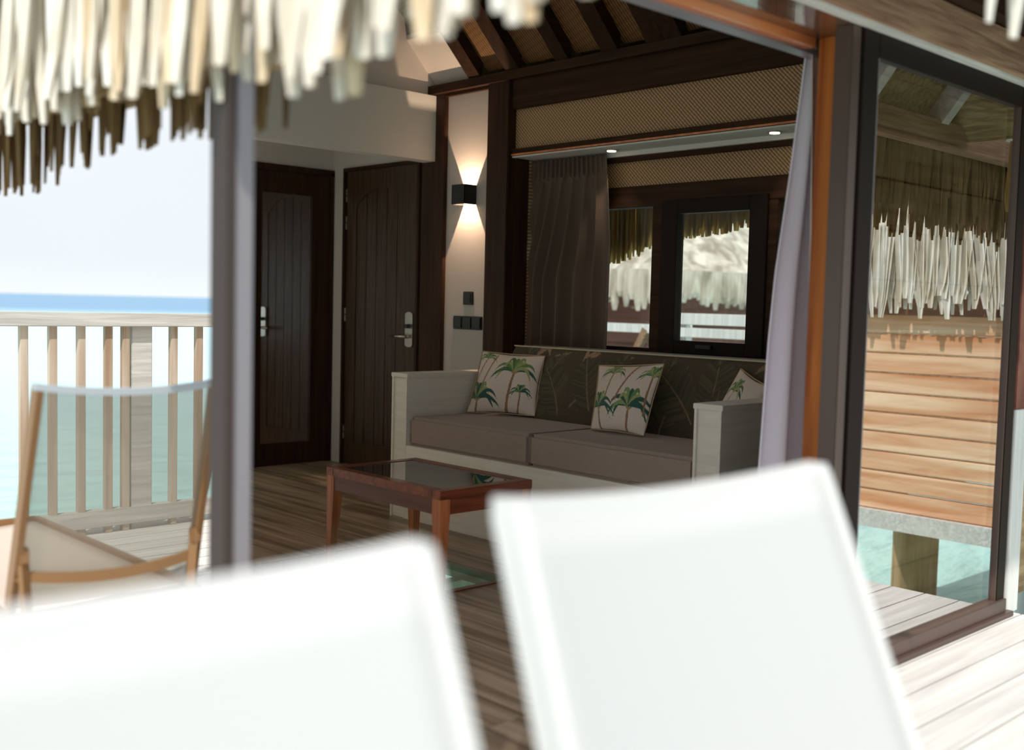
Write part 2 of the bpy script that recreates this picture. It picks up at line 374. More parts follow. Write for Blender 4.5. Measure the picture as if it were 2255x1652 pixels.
# entry recess: side wall with door_2
boxes('plaster', [(4.36, 4.5, 5.42, 5.455, 0, 2.35), (4.36, 4.5, 6.29, 6.46, 0, 2.35), (4.36, 4.5, 5.455, 6.29, 2.02, 2.35)], white_wall, wr)
wb = sempty('wall_back')
boxes('plaster', [(4.395, 4.5, 6.45, 6.6, 0, 2.35), (3.60, 4.395, 6.45, 6.6, 2.015, 2.35), (3.60, 3.70, 6.45, 6.6, 0, 2.02)], white_wall, wb)
# dropped fascia over the entry and the wall above it
wt = sempty('wall_upper')
box('dropped_fascia', (2.99, 4.345, 5.29, 5.40, 1.992, 2.388), white_soffit, wt)
geo('fascia_underside', [(3.04, 5.40, 2.20), (4.36, 5.40, 2.20), (4.36, 6.45, 2.20), (3.63, 6.45, 2.20), (3.04, 5.40, 2.24), (4.36, 5.40, 2.24), (4.36, 6.45, 2.24), (3.63, 6.45, 2.24)], BF, white_wall, wt)
V = bv(2.99, 4.35, 5.33, 5.42, 2.388, 3.6); V[5] = (4.35, 5.33, 2.62); V[6] = (4.35, 5.42, 2.62); V[4] = (2.99, 5.33, 3.7); V[7] = (2.99, 5.42, 3.6)
geo('upper_plaster', V, BF, white_wall, wt)
# added translucent canted wall, seen edge-on, passing soft daylight into the room
fill_wall_m = mat('translucent_fill_wall', srgb(236, 228, 214), .8, bump=(80, .05)); 
n_ = fill_wall_m.node_tree; t_ = n_.nodes.new('ShaderNodeBsdfTranslucent'); t_.inputs[0].default_value = srgb(246, 240, 234); q_ = n_.nodes.new('ShaderNodeMixShader'); q_.inputs[0].default_value = .52
n_.links.new(n_.nodes['Principled BSDF'].outputs[0], q_.inputs[1]); n_.links.new(t_.outputs[0], q_.inputs[2]); n_.links.new(q_.outputs[0], n_.nodes['Material Output'].inputs[0])
wl = sempty('wall_left_added')
a = Vector((K*3.25+.012, 3.25, 0)); b = Vector((K*6.50+.015, 6.50, 0)); dn = (b-a).normalized(); s = Vector((dn.y, -dn.x, 0))
pk = a+dn*((2.7-a.x)/dn.x)
prof_ = [(a, 0), (b, 0), (b, 3.45), (pk, 4.5), (a, 3.25)]
V = [Vector((p.x, p.y, z)) for p, z in prof_]+[Vector((p.x+s.x*.03, p.y+s.y*.03, z)) for p, z in prof_]
geo('plaster', V, [(0, 1, 2, 3, 4), (9, 8, 7, 6, 5)]+[(i, (i+1) % 5, 5+(i+1) % 5, 5+i) for i in range(5)], fill_wall_m, wl)  # translucent panel added for soft fill light, not plaster
a2 = Vector((K*2.55+.012, 2.55, 0)); b2 = Vector((K*3.3+.012, 3.3, 0))
V = [(a2.x, a2.y, 1.98), (b2.x, b2.y, 1.98), (b2.x, b2.y, 3.4), (a2.x, a2.y, 2.7)]; V += [(p[0]+s.x*.03, p[1]+s.y*.03, p[2]) for p in V]
geo('upper_plaster', V, BF, white_wall, wl)  # added blocker that stops a sun leak above the canted wall
box('gable', (3.75, 4.6, 6.6, 6.68, 1.9, 3.6), white_wall, wl)

# ---------------------------------------------------------------- doors of the entry
def lock_set(parent, face):
    """face(u, d, z) -> world; u along door, d out of the door"""
    def fb(u0, u1, d0, d1, z0, z1):
        return [face(u0, d0, z0), face(u1, d0, z0), face(u1, d1, z0), face(u0, d1, z0), face(u0, d0, z1), face(u1, d0, z1), face(u1, d1, z1), face(u0, d1, z1)]
    pts = []
    n = 10
    for k in range(n+1): t = math.pi*k/n; pts.append((.038*math.cos(t), .035*math.sin(t)*.5+.095))
    for k in range(n+1): t = math.pi+math.pi*k/n; pts.append((.038*math.cos(t), .035*math.sin(t)*.5-.095))
    V = [face(u, 0.001, .95+z) for u, z in pts]+[face(u, .012, .95+z) for u, z in pts]; m_ = len(pts)
    F = [tuple(range(m_)), tuple(range(2*m_-1, m_-1, -1))]+[(i, (i+1) % m_, m_+(i+1) % m_, m_+i) for i in range(m_)]
    pl = geo('lock_plate', V, F, steel, parent)
    geo('thumb_turn', fb(-.018, .018, .012, .035, .958, .985), BF, black_pl, parent, bevel=.003)
    return fb
d2 = sempty('door_2')
DX = 4.37
boxes('frame', [(4.34, 4.42, 6.272, 6.292, 0, 2.0), (4.34, 4.42, 5.462, 5.482, 0, 2.0), (4.34, 4.42, 5.462, 6.292, 2.0, 2.022)], dark_z, d2)
box('leaf', (4.372, 4.42, 5.482, 6.272, .005, 2.0), door_w, d2)
# stiles and rails proud of the recessed boards, arched head rail
box('bottom_rail', (4.362, 4.372, 5.482, 6.272, .005, .16), door_w, d2)
box('stile', (4.362, 4.372, 6.16, 6.272, .16, 2.0), door_w, d2)
box('stile', (4.362, 4.372, 5.482, 5.60, .16, 2.0), door_w, d2)
ya, yb = 5.60, 6.16; N = 16; V = []; F = []
for k in range(N+1):
    yv = ya+(yb-ya)*k/N; zz = 1.76+.115*math.sin(math.pi*k/N)**.8
    V += [(4.362, yv, zz), (4.362, yv, 2.0), (4.373, yv, zz), (4.373, yv, 2.0)]
for k in range(N):
    o_ = 4*k; F += [(o_, o_+1, o_+5, o_+4), (o_+2, o_+6, o_+7, o_+3), (o_, o_+4, o_+6, o_+2), (o_+1, o_+3, o_+7, o_+5)]
geo('arched_head_rail', V, F, door_w, d2)
for k in range(5):
    w_ = .112; y0 = 5.60+k*w_
    box('plank', (4.367, 4.372, y0+.002, y0+w_-.002, .16, 1.90), door_w, d2, .0015)
for hz in (1.84, 1.655, 1.03, .22):
    h_ = boxes('hinge', [(4.352, 4.362, 6.268, 6.282, hz-.045, hz-.003), (4.352, 4.362, 6.268, 6.282, hz+.003, hz+.045)], steel, d2, .002)
fc = lambda u, d, z: Vector((4.362-d, 5.555+u, z))
fb = lock_set(d2, fc)
V, F = path([(4.36, 5.555, .905), (4.31, 5.555, .905), (4.305, 5.60, .905), (4.312, 5.69, .905)], [.011, .011, .011, .009]); geo('lever_handle', V, F, steel, d2, True)
box('strike_plate', (4.355, 4.366, 5.484, 5.492, .86, .98), steel, d2)
d1 = sempty('door_1')
boxes('frame', [(3.70, 3.76, 6.42, 6.47, 0, 2.0), (4.33, 4.393, 6.42, 6.47, 0, 2.0), (3.70, 4.393, 6.42, 6.47, 1.975, 2.018)], dark_z, d1, .002)
boxes('leaf', [(3.76, 3.80, 6.435, 6.48, .0, 1.975), (4.19, 4.33, 6.435, 6.48, .0, 1.975), (3.80, 4.19, 6.435, 6.48, 1.83, 1.975), (3.80, 4.19, 6.435, 6.48, .0, .15)], dark_z, d1)
box('mirror', (3.79, 4.20, 6.448, 6.46, .14, 1.84), mirror_m, d1)

# ---------------------------------------------------------------- ceiling and roof
ce = sempty('ceiling')
def sl(x_, off=0): return 2.445+(4.3-x_)*1.0+off
def slope_box(y0, y1, xa, xb, off0, off1):
    return [(xa, y0, sl(xa, off0)), (xb, y0, sl(xb, off0)), (xb, y1, sl(xb, off0)), (xa, y1, sl(xa, off0)),
            (xa, y0, sl(xa, off1)), (xb, y0, sl(xb, off1)), (xb, y1, sl(xb, off1)), (xa, y1, sl(xa, off1))]
rafts = [(4.86, 4.96), (4.535, 4.64), (4.151, 4.246), (3.804, 3.913), (3.50, 3.61), (3.39, 3.498), (3.04, 3.145), (2.69, 2.79), (2.34, 2.44), (2.0, 2.09)]
for y0, y1 in rafts:
    geo('rafter', slope_box(y0, y1, 2.72, 4.32, 0, .10), BF, dark_x, ce)
ed = sorted(rafts)
for (a0, a1), (b0, b1) in zip(ed[:-1], ed[1:]):
    if b0-a1 > .02: geo('woven_mat', slope_box(a1-.01, b0+.01, 2.72, 4.36, .10, .115), BF, weave_c, ce)
geo('white_ceiling_panel', slope_box(4.95, 5.33, 4.12, 4.36, .07, .10), BF, white_wall, ce)

roof = thing('thatch_roof', (2.9, 3.6, 1.9), 'thatched roof over the deck and lounge with shaggy cream palm leaf fringe along its eaves', 'roof')
# roof skin: hip in front, left slope over the deck edge, right slope over the lounge
TH = .16
EAX = 6.6
R = {'i': (6.6, .85, 1.83), 'j': (6.6, 1.75, 1.83+.09), 'a': (.9, .85, 1.95), 'b': (5.2, .85, 1.95), 'c': (5.2, 6.9, 1.95), 'd': (2.7, 2.7, 4.4), 'e': (2.7, 4.83, 4.4), 'f': (3.75, 6.7, 3.37), 'g': (.9, 2.95, 1.95), 'h': (1.65, 2.95, 2.97)}
def roof_skin(name, keys, m):
    lo = [Vector(R[k]) for k in keys]; hi = [v+Vector((0, 0, TH)) for v in lo]; n_ = len(lo)
    F = [tuple(range(n_)), tuple(range(2*n_-1, n_-1, -1))]+[(i, (i+1) % n_, n_+(i+1) % n_, n_+i) for i in range(n_)]
    return geo(name, lo+hi, F, m, roof)
roof_skin('thatch_slope', 'abd', thatch_in); geo('thatch_slope', [(5.0, .85, 1.951), (6.6, .85, 1.951), (6.6, 1.9, 3.34), (5.0, 1.9, 3.34), (5.0, .85, 2.11), (6.6, .85, 2.11), (6.6, 1.9, 3.50), (5.0, 1.9, 3.50)], BF, thatch_in, roof); roof_skin('thatch_slope', 'bcfed', thatch_in); roof_skin('thatch_slope', 'agheD'.replace('D', 'd'), thatch_in)
# eave plate, courses of thatch and rafters under the front overhang
def hipz(y_): return 1.95+(y_-.85)*(4.4-1.95)/(2.7-.85)
box('eave_plate', (.95, 6.5, .93, 1.00, 1.90, 2.02), beam_w, roof, .004)
geo('eave_rafter', *bar((2.0, .9, 1.98), (2.0, 1.75, 2.93), .06, .1), beam_w, roof)
for xx in (2.75, 3.5, 4.25, 4.95, 5.65, 6.3):
    V, F = bar((xx, .93, hipz(.93)-.06), (xx, 1.72, hipz(1.72)-.06), .07, .10); geo('eave_rafter', V, F, rail_w, roof)
for yy in (1.12, 1.28, 1.44, 1.60):
    box('thatch_batten', (1.0, 6.5, yy, yy+.02, hipz(yy)-.035, hipz(yy)-.01), dark_x, roof)
box('soffit_board', (.95, 6.5, .86, .885, 1.86, 2.0), dark_x, roof)
LEAF_ID = 0
def leaf(px, py, ztop, zb, wd, face, m, lean=(0, 0), curl=0.):
    """one hanging folded leaf ribbon; face = unit horizontal along its width"""
    global LEAF_ID
    n_ = 5; V = []; F = []
    f_ = Vector((face[0], face[1], 0)); nn = Vector((face[1], -face[0], 0))
    ph = random.uniform(-1, 1)
    for j in range(n_+1):
        t = j/n_; z = ztop+(zb-ztop)*t
        c = Vector((px+lean[0]*t+nn.x*curl*t*t, py+lean[1]*t+nn.y*curl*t*t, z))
        ww = wd*(1 if t < .8 else 1-.5*((t-.8)/.2)**2)
        fold = .28*ww*(1+.4*math.sin(3*t+ph))
        V += [c-f_*ww/2, c+nn*fold, c+f_*ww/2, c+nn*(fold+.003)-f_*0]
    for j in range(n_):
        o_ = 4*j
        F += [(o_, o_+1, o_+5, o_+4), (o_+1, o_+2, o_+6, o_+5)]
    V2 = [Vector(v)+nn*.002 for v in V]; q = len(V)
    F2 = [tuple(reversed([i+q for i in f])) for f in F]
    return V+V2, F+F2
def prof(tab, v):
    return float(np.interp(v, [t[0] for t in tab], [t[1] for t in tab]))
# left eave, sunlit outer layer (each leaf its own part)
tips = [(.84, 1.465), (.95, 1.46), (.99, 1.465), (1.02, 1.48), (1.045, 1.45), (1.13, 1.455), (1.19, 1.44), (1.25, 1.475), (1.315, 1.455), (1.37, 1.41), (1.40, 1.41),
        (1.43, 1.45), (1.47, 1.46), (1.52, 1.50), (1.60, 1.48), (1.67, 1.43), (1.73, 1.46), (1.80, 1.475), (1.92, 1.495), (2.05, 1.465), (2.10, 1.50), (2.18, 1.53), (2.29, 1.47), (2.42, 1.49), (2.9, 1.51)]
yy = .83
while yy < 2.95:
    for layer in range(2):
        if layer == 1 and random.random() < .15: continue
        y_ = yy+random.uniform(-.01, .01)
        wd = random.uniform(.038, .066)
        zb = prof(tips, y_)+random.uniform(-.01, .03)+layer*random.uniform(.01, .07)
        V, F = leaf(.875+layer*.03+random.uniform(-.012, .012), y_-random.uniform(-.02, .05), 1.98, zb, wd, (0, 1), leaf_a, lean=(random.uniform(-.02, .02), random.uniform(-.05, .06)), curl=random.uniform(-.02, .03))
        geo('palm_leaf', V, F, random.choice([leaf_a, leaf_a, leaf_a, leaf_c]), roof, smooth=False)
    yy += .031
# inner leaf layer further back along the left eave, its shade put into darker brown
V = []; F = []; L = []
tips2 = [(1.75, 1.43), (2.0, 1.44), (2.2, 1.46), (2.45, 1.45), (2.6, 1.44), (2.8, 1.41), (2.95, 1.395), (3.1, 1.39), (3.3, 1.40)]
yy = 1.75
sc_ = 1.06/.9
while yy < 3.3:
    wd = random.uniform(.02, .042)
    zb = prof(tips2, yy)+random.choice([0, 0, .01, .02, .06])
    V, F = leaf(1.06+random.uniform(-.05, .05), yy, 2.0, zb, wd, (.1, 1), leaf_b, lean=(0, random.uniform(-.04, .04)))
    geo('shade_brown_palm_leaf', V, F, leaf_b, roof)
    yy += .016
box('inner_eave_thatch', (1.0, 1.12, 1.7, 2.95, 1.56, 2.02), thatch_in, roof)
# front eave
L = []
xx = .9
while xx < 6.5:
    for layer in range(3):
        base = 1.655 if 1.85 < xx < 2.25 else (1.86 if xx < 4.3 else 1.50)
        zb = base+random.uniform(-.03, .07)+(.16 if random.random() < .12 else 0)
        if xx > 4 and random.random() < .07: zb += .22
        if xx < 2.6 and layer > 0: zb += .12
        if layer == 0 and xx < 2.6:
            V, F = leaf(xx, .84+random.uniform(-.01, .01), 2.02, zb, random.uniform(.035, .06), (1, 0), leaf_a, lean=(random.uniform(-.03, .03), 0), curl=random.uniform(-.01, .03))
            geo('palm_leaf', V, F, leaf_a, roof)
        else:
            L.append(leaf(xx+random.uniform(-.02, .02), .87+layer*.02, 2.0, zb+layer*.03, random.uniform(.025, .055), (1, 0), leaf_b, lean=(random.uniform(-.08, .05), 0)))
    xx += .034
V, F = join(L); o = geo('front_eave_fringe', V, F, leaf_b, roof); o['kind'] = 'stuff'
# right eave seen through the window
L = []; yy = 1.2
while yy < 6.8:
    for layer in range(2):
        zb = float(np.interp(yy, [1.2, 3.4, 3.65, 3.9, 4.13, 4.34, 4.58, 4.8, 6.8], [1.62, 1.60, 1.588, 1.556, 1.54, 1.50, 1.40, 1.40, 1.4]))
        L.append(leaf(5.26+layer*.03, yy+random.uniform(-.01, .01), 1.95, zb+random.choice([0, 0, 0, .01, .03, .05]), random.uniform(.025, .05), (0, 1), leaf_c, lean=(0, random.uniform(-.02, .02))))
    yy += .022
V, F = join(L); o = geo('rear_eave_fringe', V, F, leaf_r, roof); o['kind'] = 'stuff'

# ---------------------------------------------------------------- facade: beams, jamb, door leaves, cladding
tb = sempty('trim_1')
box('door_track_beam', (.90, 3.02, 1.665, 1.85, 1.960, 2.075), wood('glossy_beam', srgb(92, 58, 42), srgb(120, 80, 60), 0, .12, grain=20, coat=.6), tb)
box('inner_fascia', (.90, 3.00, 1.85, 1.885, 1.934, 2.075), warm_x, tb)
box('curtain_rail', (.90, 3.30, 1.885, 1.93, 1.925, 1.94), alu_lt, tb)
fbm = sempty('trim_2')
box('facade_beam', (.70, 5.0, 1.60, 1.665, 1.965, 2.095), beam_w, fbm, .003)
box('drip_edge', (.70, 5.0, 1.628, 1.668, 1.958, 1.966), rail_w, fbm)
box('upper_plate', (.70, 5.0, 1.55, 1.62, 2.10, 2.26), dark_x, fbm)
box('upper_infill', (.90, 5.0, 1.63, 1.70, 2.075, 3.02), dark_x, fbm)
jb = sempty('trim_3')
box('jamb_post', (3.00, 3.14, 1.735, 1.840, 0, 1.96), warm_z, jb, .003)
for hz in (1.52, .95, .80, .58):
    box('strike_keep', (2.992, 3.0, 1.728, 1.742, hz, hz+.06), steel, jb)
# sliding door leaf standing open in front of the cladding
d3 = sempty('door_3')
box('stile', (2.905, 2.955, 1.672, 1.73, .0, 1.96), alu, d3, .003)
box('stile', (2.96, 3.05, 1.665, 1.72, .0, 1.96), alu_dk, d3, .003)
box('bead', (3.05, 3.058, 1.668, 1.70, .07, 1.89), alu_lt, d3)
box('stile', (4.095, 4.165, 1.665, 1.72, .0, 1.96), alu_dk, d3, .003)
box('bead', (4.087, 4.095, 1.668, 1.70, .07, 1.89), alu, d3)
box('top_rail', (3.05, 4.095, 1.665, 1.72, 1.885, 1.96), alu_dk, d3, .002)
box('bottom_rail', (2.905, 4.165, 1.655, 1.72, .02, .070), alu, d3, .002)
box('track', (2.6, 4.20, 1.64, 1.74, 0.0, .02), alu, d3, .002)
box('pane', (3.05, 4.095, 1.680, 1.686, .065, 1.89), pane_m, d3)
post_dk = mat('door_edge_shade_brown', srgb(58, 46, 40), .6)  # side face of the post, its shade put into the dark brown
d4 = sempty('door_4')
box('stile', (.918, .936, 1.668, 1.722, 0, 2.0), post_dk, d4)
box('stile', (.936, .968, 1.665, 1.722, 0, 2.0), alu_lt, d4, .002)  # front face of the same post, deck light put into the paler grey
wf = sempty('wall_front')
zz = .083; k = 0
zl = -.02
for z1 in [.083+.1653*i for i in range(12)]+[2.08]:
    z1 = min(z1, 2.08)
    if z1-zl > .02: box('plank', (3.16, 4.40, 1.80+random.uniform(0, .003), 1.86, zl+.004, z1-.003), clad_w, wf, .003)
    zl = z1
box('backing', (3.14, 4.40, 1.86, 1.90, -.02, 2.08), dark_x, wf)
box('backing_side', (4.40, 4.70, 1.80, 1.90, -.02, 2.5), clad_w, wf)
c5 = sempty('trim_4')
box('corner_batten', (4.185, 4.295, 1.665, 1.74, 0, .78), trim_wht, c5, .003)
box('corner_batten', (4.19, 4.30, 1.67, 1.74, .78, 2.0), hut_red, c5, .003)

# ---------------------------------------------------------------- window
wn = sempty('window_1')
X0, X1 = 4.56, 4.64
boxes('frame', [(X0, X1, 1.95, 4.62, 1.665, 1.778), (X0, X1, 1.95, 4.62, .84, .912), (X0, X1, 3.60, 3.752, .912, 1.665), (X0, X1, 2.98, 3.10, .912, 1.665),
      (X0, X1, 4.55, 4.64, .912, 1.665), (X0, X1, 2.3, 2.42, .912, 1.665), (X0, X1, 1.90, 1.98, .912, 1.665)], dark_y, wn, .003)
box('pane', (4.60, 4.604, 3.752, 4.55, .90, 1.68), clear_m, wn)
box('pane', (4.60, 4.604, 2.42, 2.98, .90, 1.68), clear_m, wn)
sa = boxes('sash', [(4.545, 4.60, 3.575, 3.68, .895, 1.69), (4.545, 4.60, 3.03, 3.132, .895, 1.69), (4.545, 4.60, 3.132, 3.575, 1.618, 1.69), (4.545, 4.60, 3.132, 3.575, .895, .962)], alu_dk, wn, .002)
box('pane', (4.57, 4.574, 3.132, 3.575, .95, 1.63), clear_m, wn)
box('sash_handle', (4.525, 4.545, 3.32, 3.42, .925, .945), black_pl, wn, .003)

# ---------------------------------------------------------------- downlights
for k, (yy, lab) in enumerate(((3.94, 'round recessed downlight in the white soffit above the curtain'), (2.93, 'round recessed downlight in the white soffit near the jamb post'))):
    t = thing('downlight', (4.43, yy, 1.955), lab, 'ceiling light', 'downlights in the alcove soffit')
    V, F = cyl((4.43, yy, 1.955), .034, .008, n=24); geo('bezel', V, F, steel, t)
    V, F = cyl((4.43, yy, 1.952), .024, .006, n=24); geo('lens', V, F, lamp_m, t)
    ld = bpy.data.lights.new('downlight_beam', 'SPOT'); ld.energy = 4; ld.color = (1, .82, .62); ld.spot_size = 1.3; ld.spot_blend = .6; ld.shadow_soft_size = .02
    lo = bpy.data.objects.new('downlight_beam', ld); C.objects.link(lo); lo.location = (0, 0, -.008); lo.parent = t

# ---------------------------------------------------------------- wall sconce
sc = thing('wall_sconce', (4.35, 4.985, 1.77), 'black cube wall lamp throwing warm light up and down the white pilaster', 'lamp')
yc, zc, hw, hh, dp = 4.985, 1.770, .058, .058, .095
boxes('shade', [(4.35-dp, 4.35, yc-hw, yc-hw+.004, zc-hh, zc+hh), (4.35-dp, 4.35, yc+hw-.004, yc+hw, zc-hh, zc+hh),
      (4.35-dp, 4.35-dp+.004, yc-hw, yc+hw, zc-hh, zc+hh)], black_mt, sc)
box('lens', (4.2595, 4.266, yc-.03, yc+.03, zc-hh+.004, zc-hh+.008), lamp_m, sc)
for sg in (1, -1):
    ld = bpy.data.lights.new('sconce_beam', 'SPOT'); ld.energy = 26; ld.color = (1, .70, .47); ld.spot_size = 2.9; ld.spot_blend = .1; ld.shadow_soft_size = .003
    lo = bpy.data.objects.new('sconce_beam', ld); C.objects.link(lo); lo.location = (-.060, 0, -sg*(hh-.012))
    lo.rotation_euler = (math.pi if sg > 0 else 0, 0, 0); lo.parent = sc

# ---------------------------------------------------------------- switches
t = thing('light_switch', (4.35, 4.975, 1.157), 'single black switch plate on the white pilaster above the triple plate', 'switch')
box('plate', (4.338, 4.35, 4.931, 5.018, 1.118, 1.197), black_pl, t, .003); box('rocker', (4.334, 4.339, 4.945, 5.004, 1.130, 1.185), black_pl, t, .002)
t = thing('switch_panel', (4.35, 4.976, 1.01), 'triple black switch plate on the white pilaster below the single one', 'switch')
box('plate', (4.340, 4.35, 4.846, 5.106, .970, 1.050), black_pl, t, .003)
for k in range(3): box('rocker', (4.333, 4.341, 4.853+k*.0853, 4.930+k*.0853, .977, 1.043), black_pl, t, .003)

# ---------------------------------------------------------------- sofa
so = thing('sofa', (3.9, 3.55, 0), 'built-in pale oak sofa bed with grey mattress seat and leaf printed back cushion', 'sofa')
def arm(y0, y1):
    a_ = box('armrest', (3.51, 4.34, y0, y1, 0, .735), sofa_w, so, .002)
    box('arm_cap', (3.498, 4.345, y0-.006, y1+.006, .735, .757), sofa_w, a_, .002)
    boxes('edge_strip', [(3.500, 3.512, y0, y0+.012, 0, .735), (3.500, 3.512, y1-.012, y1, 0, .735)], sofa_w, a_)
arm(4.475, 4.600); arm(2.505, 2.635)
box('base', (3.50, 4.34, 2.635, 4.475, 0, .385), sofa_w, so, .002)
# mattress: rounded box of two halves
def cushion_box(name, b, m, r=.03):
    return box(name, b, m, so, r)
o = cushion_box('seat_cushion', (3.515, 4.22, 3.5815, 4.465, .385, .535), cushion_t, .016)
o = cushion_box('seat_cushion', (3.515, 4.22, 2.640, 3.5795, .385, .535), cushion_t, .016)
# ---- printed fabric painter
def lin(c): return np.array(srgb(*c)[:3])
def canvas(h, w_, c): return np.ones((h, w_, 3))*lin(c)
def stroke(im, P, w0, w1, col, mid=None):
    P = np.array(P, float); n_ = 90
    for t in np.linspace(0, 1, n_):
        if len(P) == 3: p = (1-t)**2*P[0]+2*t*(1-t)*P[1]+t*t*P[2]
        else: p = (1-t)*P[0]+t*P[1]
        r = (w0+(w1-w0)*t)*(math.sin(math.pi*min(1, t+.06))**.5 if mid else 1)
        r = max(r, .5)
        x0, x1_ = int(max(0, p[0]-r)), int(min(im.shape[1], p[0]+r+1)); y0, y1_ = int(max(0, p[1]-r)), int(min(im.shape[0], p[1]+r+1))
        if x0 >= x1_ or y0 >= y1_: continue
        gy, gx = np.mgrid[y0:y1_, x0:x1_]
        mk = (gx+.5-p[0])**2+(gy+.5-p[1])**2 <= r*r
        im[y0:y1_, x0:x1_][mk] = lin(col)
G = [(76, 112, 66), (100, 136, 80), (132, 156, 98), (42, 88, 80), (160, 164, 108)]
def palm(im, cx, cy, R_, base, seed, dark=False):
    rs = random.Random(seed)
    stroke(im, [(cx, cy), ((cx+base[0])/2+rs.uniform(-4, 4), (cy+base[1])/2), base], R_*.035+.6, R_*.05+.8, (150, 112, 84))
    n_ = 13
    for k in range(n_):
        a = math.pi*(1.14-1.28*k/(n_-1)); rr = R_*(1 if k % 2 else .82)
        tx = cx+math.cos(a)*rr; ty = cy-math.sin(a)*rr*.55+R_*.38*abs(math.cos(a))
        mxp = cx+math.cos(a)*rr*.6; myp = cy-abs(math.sin(a))*rr*.9-R_*.22
        col = G[3] if (dark and k % 3 == 0) or k in (1, n_-2) else G[(k*7+seed) % 3 if k % 4 else 4]
        stroke(im, [(cx, cy), (mxp, myp), (tx, ty)], R_*.095, R_*.05, col, mid=True)
    for dx, dy in ((-2, 1), (2, 1), (0, 3)):
        stroke(im, [(cx+dx*R_*.03, cy+dy*R_*.03), (cx+dx*R_*.03+.1, cy+dy*R_*.03)], R_*.055, R_*.055, (168, 140, 96))
def pillow_img(kind):
    im = canvas(200, 200, (222, 205, 192))
    if kind == 1:
        palm(im, 128, 66, 74, (118, 210), 1); palm(im, 156, 132, 36, (150, 205), 2, True); palm(im, 30, 22, 34, (0, 120), 3)
        palm(im, 26, 158, 76, (30, 260), 4, True)
        stroke(im, [(60, 10), (46, 60), (30, 120)], 2, 2, (156, 104, 80))
    elif kind == 2:
        palm(im, 70, 34, 46, (56, 130), 5); palm(im, 146, 136, 76, (130, 260), 6, True); palm(im, 34, 140, 66, (50, 260), 7, True)
        stroke(im, [(140, 0), (120, 60), (96, 120)], 2.4, 2.4, (156, 104, 80)); palm(im, 190, 40, 44, (190, 150), 8)
    else:
        palm(im, 70, 60, 60, (60, 210), 9); palm(im, 150, 120, 50, (150, 220), 10, True)
    return im
def sample(im, u, v):
    h, w_, _ = im.shape
    return im[min(h-1, max(0, int(v*h))), min(w_-1, max(0, int(u*w_)))]
def pillow(corners, img, bulge, label, tiltn=None):
    """corners TL TR BR BL world"""
    TL, TR, BR, BL = [Vector(c) for c in corners]
    ctr = (TL+TR+BR+BL)/4
    nrm = (TR-TL).cross(TL-BL).normalized()
    if nrm.dot(Vector((0, 0, CAM_H))-ctr) < 0: nrm = -nrm
    base = Vector((ctr.x, ctr.y, min(BL.z, BR.z)))
    t = thing('throw_pillow', base, label, 'pillow', 'palm print throw pillows on the sofa')
    N_ = 150
    for side in (1, -1):
        P = []; cols = []
        n_ = N_ if side == 1 else 24
        for j in range(n_+1):
            row = []
            for i in range(n_+1):
                u = i/n_; v = j/n_
                # pinched edges
                uu = u+.035*math.sin(math.pi*v)*(.5-u)*2*abs(2*u-1)**2*-1*-1
                vv = v+.035*math.sin(math.pi*u)*(.5-v)*2*abs(2*v-1)**2
                p = (TL*(1-uu)+TR*uu)*(1-vv)+(BL*(1-uu)+BR*uu)*vv
                hgt = bulge*(max(0, math.sin(math.pi*u)*math.sin(math.pi*v)))**.55
                hgt += .004*math.sin(13*u+5*v)*math.sin(math.pi*u)*math.sin(math.pi*v)
                row.append(p+nrm*hgt*side*(1.0 if side == 1 else .2))
                c = sample(img, u, v) if side == 1 else lin((214, 190, 168)); cols.append((*c, 1))
            P.append(row)
        gridmesh('cover' if side == 1 else 'back_cover', P, print_m, t, cols)
    pts = [TL+(TR-TL)*k/8 for k in range(8)]+[TR+(BR-TR)*k/8 for k in range(8)]+[BR+(BL-BR)*k/8 for k in range(8)]+[BL+(TL-BL)*k/8 for k in range(9)]
    pts = [ctr+(p-ctr)*(1-.03*(1-abs((k % 8)/4-1))) for k, p in enumerate(pts)]
    V, F = path(pts, .0035, 5); geo('piping', V, F, mat('piping_'+str(len(MATS)), srgb(176, 148, 116), .8), t, True)
    return t
# back cushion with the leaf print
im = canvas(150, 640, (74, 62, 44)); rs = random.Random(5)
for k in range(9):
    cx = rs.uniform(0, 640); cy = rs.uniform(0, 150); s_ = rs.uniform(10, 22); col = rs.choice([(150, 112, 90), (134, 100, 78), (160, 124, 100)])
    for q in range(5): stroke(im, [(cx, cy), (cx+rs.uniform(-2, 2)*s_, cy+rs.uniform(-1.5, 1.5)*s_)], s_*.32, .5, col)
for k in range(15):
    x0 = k*44+rs.uniform(-14, 14); y0 = rs.uniform(110, 165); a = rs.uniform(-1.0, 1.0); ln = rs.uniform(90, 150)
    x1 = x0+math.sin(a)*ln; y1_ = y0-math.cos(a)*ln; cxm = (x0+x1)/2+rs.uniform(-30, 30); cym = (y0+y1_)/2
    for q in range(26):
        t_ = .06+.9*q/26; px_ = (1-t_)**2*x0+2*t_*(1-t_)*cxm+t_*t_*x1; py_ = (1-t_)**2*y0+2*t_*(1-t_)*cym+t_*t_*y1_
        wl_ = 34*math.sin(math.pi*min(.98, t_+.08))**.7
        for sd in (-1, 1):
            dx = math.cos(a)*sd*wl_+math.sin(a)*wl_*.55; dy = math.sin(a)*sd*wl_-math.cos(a)*wl_*.55
            col = rs.choice([(78, 72, 50), (70, 64, 44), (86, 78, 54), (64, 58, 40)])
            stroke(im, [(px_, py_), (px_+dx, py_+dy)], 4.5, 2.4, col)
    stroke(im, [(x0, y0), (cxm, cym), (x1, y1_)], 1.8, .8, (124, 104, 74))
P = []; cols = []
NJ, NI = 110, 460
